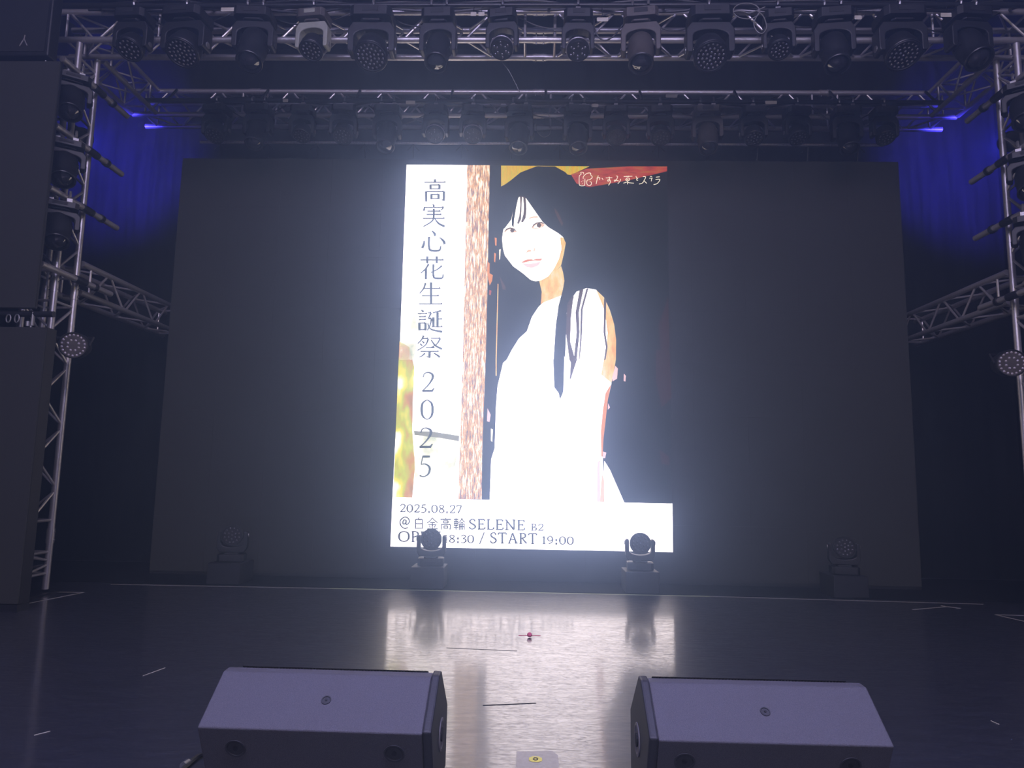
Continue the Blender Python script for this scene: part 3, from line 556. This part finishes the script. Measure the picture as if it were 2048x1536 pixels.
# LED par cans on the towers
def par(c, face, label, hook):
    c = Vector(c); rt = empty('par_can', c); tag(rt, label, 'stage light')
    rot = Vector(face).to_track_quat('-Z', 'Y').to_euler(); r = .098
    bd = MB().lathe([(.03, .15), (r*.75, .145), (r*.96, .06), (r, 0), (r, -.045), (r*.97, -.05), (r*.93, -.05), (r*.92, -.036), (.001, -.036)], seg=32).build('housing', MT['black'], rt, smooth=True); bd.rotation_euler = rot
    m = MB().lathe([(.0005, -.040), (r*.91, -.040), (r*.91, -.037), (.0005, -.037)], seg=28); m.build('lens_plate', MT['umber'], bd)
    chips([(8, r*.40), (18, r*.78)], r*.085, -.041).build('lens_cluster', MT['chipw'], bd, smooth=True)
    hk = Vector(hook)-c
    yk = MB().tube([(-r*1.06, 0, 0), (-r*1.06, .05, .07), hk+Vector((0, -.03, 0)), (r*1.06, .05, .07), (r*1.06, 0, 0)], .009, 6); yk.build('bracket', MT['blackm'], rt)
    MB().box((hk.x-.035, hk.y-.035, hk.z-.03), (hk.x+.035, hk.y+.035, hk.z+.03)).build('clamp', MT['blackm'], rt)
par((-3.40, 5.12, 1.855), (.30, -1, -.10), 'black LED par can clamped to the panel-side tower, lens ring outward', (-3.695, 5.255, 1.93))
par((3.44, 5.14, 1.815), (-.25, -1, -.10), 'black LED par can clamped to the panel-less tower, lens ring outward', (3.75, 5.255, 1.90))

# blue wash lamps behind the towers
def bluelamp(c, tgt, label):
    c = Vector(c); tgt = Vector(tgt); rt = empty('wash_light', c); tag(rt, label, 'stage light'); rot = (tgt-c).to_track_quat('-Z', 'Y').to_euler()
    bd = MB().lathe([(.03, .13), (.07, .12), (.085, .02), (.085, -.05), (.078, -.05), (.076, -.03), (.001, -.03)], seg=24).build('housing', MT['black'], rt, smooth=True); bd.rotation_euler = rot
    MB().lathe([(.0005, -.036), (.070, -.036), (.070, -.031), (.0005, -.031)], seg=24).build('lens', emit('blue led light', (.12, .06, 1), 14), bd)
    l = bpy.data.lights.new('blue_beam', 'SPOT'); l.energy = 2700; l.color = (.04, .035, 1); l.spot_size = R(76); l.spot_blend = 1; l.shadow_soft_size = .06
    o = bpy.data.objects.new('blue_beam', l); COL.objects.link(o); o.parent = rt; o.location = (tgt-c).normalized()*.06; o.rotation_euler = rot
    rod('bracket', c+Vector((0, -.02, .05)), (c.x, 5.50, c.z+.05), .012, rt, 'blackm', 8); rod('bracket', (c.x-.13, 5.515, c.z+.05), (c.x+.13, 5.515, c.z+.05), .012, rt, 'blackm', 8)
bluelamp((-3.93, 5.74, 3.80), (-4.75, 7.5, 4.45), 'blue-lit wash lamp behind the panel-side tower')
bluelamp((3.98, 5.74, 3.80), (4.75, 7.5, 4.45), 'blue-lit wash lamp behind the panel-less tower')

# ------------------------------------------------------------------ floor lamps on boxes
bxm = MB().box((-.14, 0, .0045), (.14, .30, .178)).mesh('stage_box', MT['plywood'])
PL = ['outermost box on the panel side', 'box beside the poster lettering', 'box below the poster corner', 'outermost box on the panel-less side']
BL = ['black stage box carrying the outermost lamp on the panel side', 'black stage box standing under the poster opening-time line', 'black stage box standing under the blank poster corner', 'black stage box carrying the outermost lamp on the panel-less side']
for i, (px0, px1) in enumerate(((414, 478), (820, 887), (1252, 1318), (1668, 1735))):
    p = onY((px0+px1)/2, 1165, 6.08)
    o = put('stage_box', bxm, None, (p.x, 6.07, 0)); bevel(o, .004, 1); tag(o, BL[i], 'box', 'lamp boxes before the LED wall')
    if i == 0: fl = lamp('moving_head', 'wash', .25, .34, 90, hang=False); f = fl
    else: f = copy_tree(fl)
    f.rotation_euler = (0, math.pi, R((12, 4, -4, -12)[i]))
    f.location = (p.x+(.005, .012, .0, .01)[i], 6.215, .178-.072)
    tag(f, 'black LED wash head standing upright on the '+PL[i], 'stage light', 'floor lamps before the LED wall')

# ------------------------------------------------------------------ stage monitors
def wedge(x0, x1, y_off, side, rz, label):
    K = .945; P = [(q*K, z*K) for q, z in ((2.212, .240), (2.372, .360), (2.415, .362), (2.598, .205), (2.590, .012), (2.36, .012), (2.300, .060))]
    yc = 2.40*K; P = [(q-yc, z) for q, z in P]; hw = (x1-x0)*K/2
    rt = empty('stage_monitor', ((x0+x1)*K/2, yc+y_off, 0), R(rz)); tag(rt, label, 'stage monitor', 'stage monitors at the stage edge')
    bevel(MB().prism(P, -hw+(.014 if side < 0 else -.012), hw-(.014 if side > 0 else -.012), XP).build('cabinet', MT['wedge'], rt), .005, 3)
    g = .006; PS = [(a+(g if a > 0 else -g)*.5, z+(g if z > .1 else -.006)) for a, z in P]
    for s in (side,):
        a, b2 = sorted((s*(hw-.014), s*(hw+.012)))
        sp = MB().prism(PS, a, b2, XP).build('side_panel', MT['wedged'], rt); bevel(sp, .006, 2)
        cx = s*(hw+.012); hz, hy = .155, .035
        MB().lathe([(.048, -.001), (.048, .003), (.040, .004), (.036, .001), (.001, .001)] if s > 0 else [(.048, .001), (.048, -.003), (.040, -.004), (.036, -.001), (.001, -.001)], (cx, hy, hz), 'x', 24).build('pole_cup', MT['cup'], sp, smooth=True)
        MB().lathe([(.020, 0), (.020, s*.006), (.001, s*.006)], (cx, hy, hz), 'x', 16).build('pole_hole', MT['rubber'], sp)
    # grille on the upstage slope
    a, b2 = Vector((0, P[2][0], P[2][1])), Vector((0, P[3][0], P[3][1])); d = (b2-a); n = Vector((0, -d.z, d.y)).normalized()
    if n.z < 0: n = -n
    gm = MB(); q = [a+d*.0+n*.004, a+d*.98+n*.004]
    gm.poly([(-hw+.03, *q[0].yz), (hw-.03, *q[0].yz), (hw-.03, *q[1].yz), (-hw+.03, *q[1].yz)])
    gr = gm.build('grille', MT['blackm'], rt)
    hm = MB()
    for k in range(60):
        xx = -hw+.04+k*(2*hw-.08)/59
        for j in range(2): c = a.lerp(b2, .03+.05*j)+n*.0052; hm.box((xx-.0022, c.y-.003, c.z-.002), (xx+.0022, c.y+.003, c.z+.002))
    h_ = hm.build('grille_rib', MT['umber'], gr); h_['kind'] = 'stuff'
    # upper facet socket and lower facet rubber feet
    def disc(nm, fx, pa, pb, t, rad, par):
        pa, pb = Vector((0, *pa)), Vector((0, *pb)); c = pa.lerp(pb, t); d2 = (pb-pa).normalized(); nn = Vector((0, -d2.z, d2.y))
        if nn.y > 0: nn = -nn
        o = empty('tmp', (0, 0, 0)); bpy.data.objects.remove(o)
        m = MB().lathe([(rad, 0), (rad, .0025), (rad*.82, .0022), (rad*.78, .0004), (.0005, .0004)], seg=28).build(nm, MT['wedged'], par, smooth=True)
        m.location = c+Vector((fx, 0, 0)); m.rotation_euler = nn.to_track_quat('Z', 'Y').to_euler()
        MB().tube([(rad*.8*math.cos(t_), rad*.8*math.sin(t_), .0008) for t_ in [R(10+k*16) for k in range(11)]], rad*.07, 5).build('recess_shade', MT['rubber'], m)  # black arc modelled as the shade inside the recess edge
        MB().lathe([(rad*.24, 0), (rad*.24, .002), (.0005, .002)], (0, 0, .0006), seg=14).build('screw', MT['rubber'], m)
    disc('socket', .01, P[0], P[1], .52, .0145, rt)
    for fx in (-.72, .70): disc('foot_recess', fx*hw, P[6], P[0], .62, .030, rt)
    return rt
wedge(-.972, -.292, 0, 1, -.6, 'charcoal stage monitor wedge with a black cable at its foot')
wedge(.372, 1.058, 0, -1, .3, 'charcoal stage monitor wedge on the panel-less side of the stage edge')

# ------------------------------------------------------------------ side LED panels and the speaker over them
def sidepanel(xr, z0, z1, dp, label):
    rt = empty('side_led_panel', (xr, 4.75, z0)); tag(rt, label, 'LED panel', 'side LED panels')
    MB().box((-1.0, .0, 0), (-.0, .012, z1-z0)).build('display_face', MT['ledoff'], rt)
    MB().box((-1.003, .012, -.003), (.003, dp, z1-z0+.003)).build('cabinet', MT['blackm'], rt)
    for k in range(2): MB().tube([(-.12-k*.5, .018, z1-z0), (-.12-k*.5, .018, z1-z0+.014)], .008, 8).build('lifting_lug', MT['chrome'], rt)
    return rt
sidepanel(-3.372, .055, 1.915, .11, 'lower dark side LED panel standing on the stage by the tower')
sidepanel(-3.472, 2.055, 3.895, .03, 'upper dark side LED panel hung above a narrow gap')
st = MB().box((-4.36, 4.755, 0), (-3.375, 4.87, .049)).build('panel_plinth', MT['blackm']); tag(st, 'low black plinth under the lower side LED panel', 'plinth')
hf = empty('rigging_bar', (-3.55, 4.80, 1.98)); tag(hf, 'black rigging bar with shackles in the gap between the side panels', 'bar')
rod('pipe', (-4.4, 4.80, 2.02), (-3.36, 4.80, 2.02), .022, hf, 'blackm', 12)
for xs in (-3.60, -3.66):
    m = MB().tube([(.016*math.cos(t), 0, .028*math.sin(t)) for t in [2*math.pi*k/14 for k in range(14)]], .005, 6, True); m.build('shackle', MT['chrome'], hf, (xs+3.55, -.03, .0))
rod('turnbuckle', (-3.50, 4.79, 1.935), (-3.50, 4.79, 2.03), .012, hf, 'chrome', 8); rod('turnbuckle', (-3.53, 4.79, 1.93), (-3.53, 4.79, 1.965), .016, hf, 'chrome', 8)
sp = empty('loudspeaker', (-4.03, 4.72, 3.92)); tag(sp, 'black loudspeaker cabinet with a small grey emblem above the upper side panel', 'loudspeaker')
bevel(MB().box((-.48, 0, 0), (.485, .10, .62)).build('cabinet', MT['black'], sp), .012)
MB().box((-.45, -.006, .03), (.455, -.001, .59)).build('grille', MT['rubber'], sp)
em = MB()
for a, c in (((-.028, 0), (0, .055)), ((0, .055), (.03, 0)), ((0, .055), (.004, .085))): em.tube([(a[0], -.008, a[1]), (c[0], -.008, c[1])], .0045, 6)
em.build('emblem', MT['cup'], sp, (.30, 0, .07))

# ------------------------------------------------------------------ floor marks
def line(name, a, c, wd, mt, label, grp=None, cat='tape'):
    a, c = Vector(a), Vector(c); d = (c-a).normalized(); n = Vector((-d.y, d.x, 0))*wd/2
    m = MB().prism([((a+n).x, (a+n).y), ((c+n).x, (c+n).y), ((c-n).x, (c-n).y), ((a-n).x, (a-n).y)], .0003, .0018, ZP)
    o = m.build(name, MT[mt]); tag(o, label, cat, grp); return o
line('tape_line', onZ(222, 1168.6), onZ(660, 1177), .009, 'tape', 'thin white tape line across the stage, stretch on the panel side')
line('tape_line', onZ(660, 1177), onZ(1420, 1193), .022, 'tapey', 'pale green tape line across the stage below the poster')
line('tape_line', onZ(1420, 1193), onZ(1966, 1208.5), .010, 'tape', 'thin white tape line across the stage, stretch on the panel-less side')
line('tape_line', onZ(-40, 1206.8), onZ(44, 1207), .012, 'tape', 'white tape strip before the lower side LED panel')
line('tape_line', onZ(56, 1207), onZ(167, 1185), .014, 'tape', 'slanting white tape strip in front of the panel-side tower foot')
line('tape_line', onZ(95, 1184), onZ(167, 1185), .010, 'tape', 'white tape strip behind the slanting one at the panel-side tower foot')
line('tape_line', onZ(1990, 1229.5), onZ(2080, 1232), .010, 'tape', 'straight white tape strip near the panel-less tower foot')
line('tape_line', onZ(1993, 1230), onZ(2080, 1250), .012, 'tape', 'slanting white tape strip near the panel-less tower foot')
line('tape_line', onZ(1826, 1219.5), onZ(1898, 1213), .016, 'tape', 'white tape arm of an open V mark behind the stage')
line('tape_line', onZ(1882, 1211.5), onZ(1921, 1217), .022, 'tape', 'short white tape stroke crossing the end of the V mark')
line('tape_mark', onZ(1037, 1271), onZ(1081, 1271.5), .012, 'pink', 'thin pink tape line marking the stage centre', None, 'tape')
pd = MB().lathe([(.0008, 0)]+[(.015*math.sin(math.pi*k/8), .014-.014*math.cos(math.pi*k/8)) for k in range(1, 8)]+[(.0008, .028)], seg=16).build('centre_marker', MT['pink'], None, onZ(1059, 1275)+Vector((0, 0, .0018)), True); tag(pd, 'small round pink marker knob on the pink centre line', 'marker')
q = [onZ(*p) for p in ((1033, 1504), (1105, 1503), (1116, 1512), (1124, 1600), (1030, 1600))]
pt = MB().prism([(p.x, p.y) for p in q], .0004, .002, ZP).build('tape_patch', MT['patch']); tag(pt, 'worn pale tape patch at the stage edge under a yellow number label', 'tape')
yl = empty('number_label', onZ(1071, 1520)+Vector((0, 0, .002))); tag(yl, 'yellow rounded floor label reading 0 on the tape patch', 'label')
bevel(MB().prism(rbox(.022, .024, 0, 0, .012), .0, .001, ZP).build('sticker', MT['yellow'], yl), .001, 1)
MB().tube([(.007*math.cos(t), .010*math.sin(t), .0012) for t in [2*math.pi*k/20 for k in range(20)]], .0022, 6, True).build('digit', MT['blackm'], yl)
for a, c, wd, lab in (((1010, 1270), (905, 1300), .004, 'dark hairline scratch in the floor near the pink dot'), ((966, 1411), (1072, 1406), .006, 'dark hairline floor seam between the two wedges')):
    pass
line('floor_seam', onZ(966, 1411), onZ(1072, 1406.5), .0035, 'rubber', 'short dark floor seam between the two stage monitors', None, 'seam')
line('floor_seam', onZ(893, 1296), onZ(1034, 1302), .0014, 'rubber', 'fine dark floor seam downstage of the pink dot', None, 'seam')
for i, (a, c) in enumerate((((286, 1352), (330, 1336)), ((68, 1471), (100, 1463)), ((1982, 1442), (1998, 1449)))):
    line('scuff_mark', onZ(*a), onZ(*c), .004, 'paper', ('curved pale scuff on the floor before the panel-side box', 'short pale scuff on the floor far out on the panel side', 'short pale scuff on the floor far out on the panel-less side')[i], None, 'scuff')

# ------------------------------------------------------------------ cables
def cable(pts, r, mt, label, grp=None):
    P = [(*p, 1.) for p in [tuple(q) for q in pts]]; s = [q[:3] for q in smooth(P, 5)]
    o = MB().tube(s, r, 6).build('cable', MT[mt], smooth=True); tag(o, label, 'cable', grp); return o
g0 = onZ(350, 1552, .012); g1 = onZ(392, 1515, .012); g2 = onZ(440, 1496, .012)
cable([g0, g1, onZ(415, 1506, .012), g2], .0075, 'cable', 'black cable running under the stage monitor beside it')
ck = MB().tube([onZ(366, 1532, .012), onZ(376, 1525, .012)], .012, 10).build('cable_connector', MT['chrome']); tag(ck, 'metal plug on the black floor cable by the stage monitor', 'connector')
for i in range(12):      # loom draped over the bars between lamps
    front = i < 7; y, z = FP if front else BP; x0 = (-3.2+i*1.0) if front else (-3.0+(i-7)*1.4); L = random.uniform(.5, .9); sg = random.uniform(.06, .16)
    cable([(x0, y+.137, z+.03), (x0+L*.25, y+.139, z-sg*.7), (x0+L*.5, y+.139, z-sg), (x0+L*.75, y+.139, z-sg*.5), (x0+L, y+.137, z+.03)], .006, 'cable',
          'thin black cable swagged %s along the %s lamp bar from the panel-side tower' % (ORD[i if front else i-7], 'front' if front else 'rear'), 'swagged lamp cables')
for nm, (y, z), n in (('front', FP, 3), ('rear', BP, 2)):
    for k in range(n):
        pts = [(-3.6+j*.36, y+.10+.02*math.sin(j*1.7+k), z+.035+.03*k+.018*math.sin(j*2.3+k*2)) for j in range(21)]
        cable(pts, .011, 'cable', '%s black cable lying along the top of the %s truss' % (ORD[k], nm))
a = onY(1493, 22, 5.03)
cable([a+Vector((.10*math.cos(t), 0, .065*math.sin(t)+.0)) for t in [k*.7 for k in range(20)]], .004, 'cableg', 'coiled grey cable on the front lamp bar')
cable([onY(*p, 5.03) for p in ((1518, 25), (1508, 45), (1512, 60), (1524, 67), (1533, 55), (1528, 35), (1518, 24))], .004, 'cableg', 'small grey cable loop below the coil on the front bar')
cable([onY(*p, 5.03) for p in ((1400, 22), (1440, 26), (1480, 22), (1500, 26), (1530, 14))], .005, 'cableg', 'grey cable laid beside the coil on the front bar')
cable([onY(*p, 5.2) for p in ((1005, 125), (1018, 142), (1030, 165), (1040, 186))], .003, 'cableg', 'thin grey cable hanging between the front and rear trusses')
cable([onY(*p, 6.36) for p in ((1072, 245), (1074, 262), (1086, 274), (1099, 268), (1102, 245), (1095, 225))], .003, 'cableg', 'thin grey cable loop hanging from the rear truss')
cable([onY(*p, 5.05) for p in ((1188, 40), (1190, 62), (1205, 80), (1225, 74), (1245, 50))], .006, 'cable', 'black drooping cable beside the brown-grey spot head on the front bar')

# pale name tags tied to the lamp bars
for i, (px, py, y, wpx) in enumerate(((456, 19, 5.04, 28), (947, 28, 5.04, 11), (963, 28, 5.04, 12), (1205, 39, 5.04, 22), (1455, 36, 5.04, 13), (1716, 35, 5.04, 14), (1898, 30, 5.04, 32), (571, 201, 6.19, 10), (821, 205, 6.19, 18), (1190, 211, 6.19, 12), (1343, 192, 6.19, 22), (1542, 205, 6.19, 22))):
    p = onY(px, py, y); w_ = wpx/FPX*y/2*1.1
    bar = 'front' if y < 6 else 'rear'; k = i if y < 6 else i-7
    o = empty('name_tag', p); MB().prism(rbox(w_, .016, 0, 0, .004), -.002, .002, YP).build('card', MT['paper'], o)
    by, bz = FP if y < 6 else BP; rod('tie', p+Vector((0, .003, .012)), (p.x, by, bz), .003, o, 'cable', 6)
    tag(o, 'small pale tag, %s from the panel-side tower on the %s lamp bar' % (ORD[k], bar), 'tag', 'pale tags on the lamp bars')

# ------------------------------------------------------------------ stage haze
hz = MB().box((XL+.02, YF+.05, -.74), (XR-.02, YB-.02, ZC-.02)).build('haze', MT['drape'])
hm = bpy.data.materials.new('stage haze'); hm.use_nodes = True; nt = hm.node_tree; nt.nodes.clear()
o_ = nt.nodes.new('ShaderNodeOutputMaterial'); v_ = nt.nodes.new('ShaderNodeVolumeScatter'); v_.inputs['Density'].default_value = .085; v_.inputs['Anisotropy'].default_value = .85
v_.inputs['Color'].default_value = (.42, .60, 1, 1); nt.links.new(v_.outputs[0], o_.inputs['Volume'])
hz.data.materials[0] = hm; hz['kind'] = 'stuff'; tag(hz, 'thin bluish stage haze filling the room', 'haze')
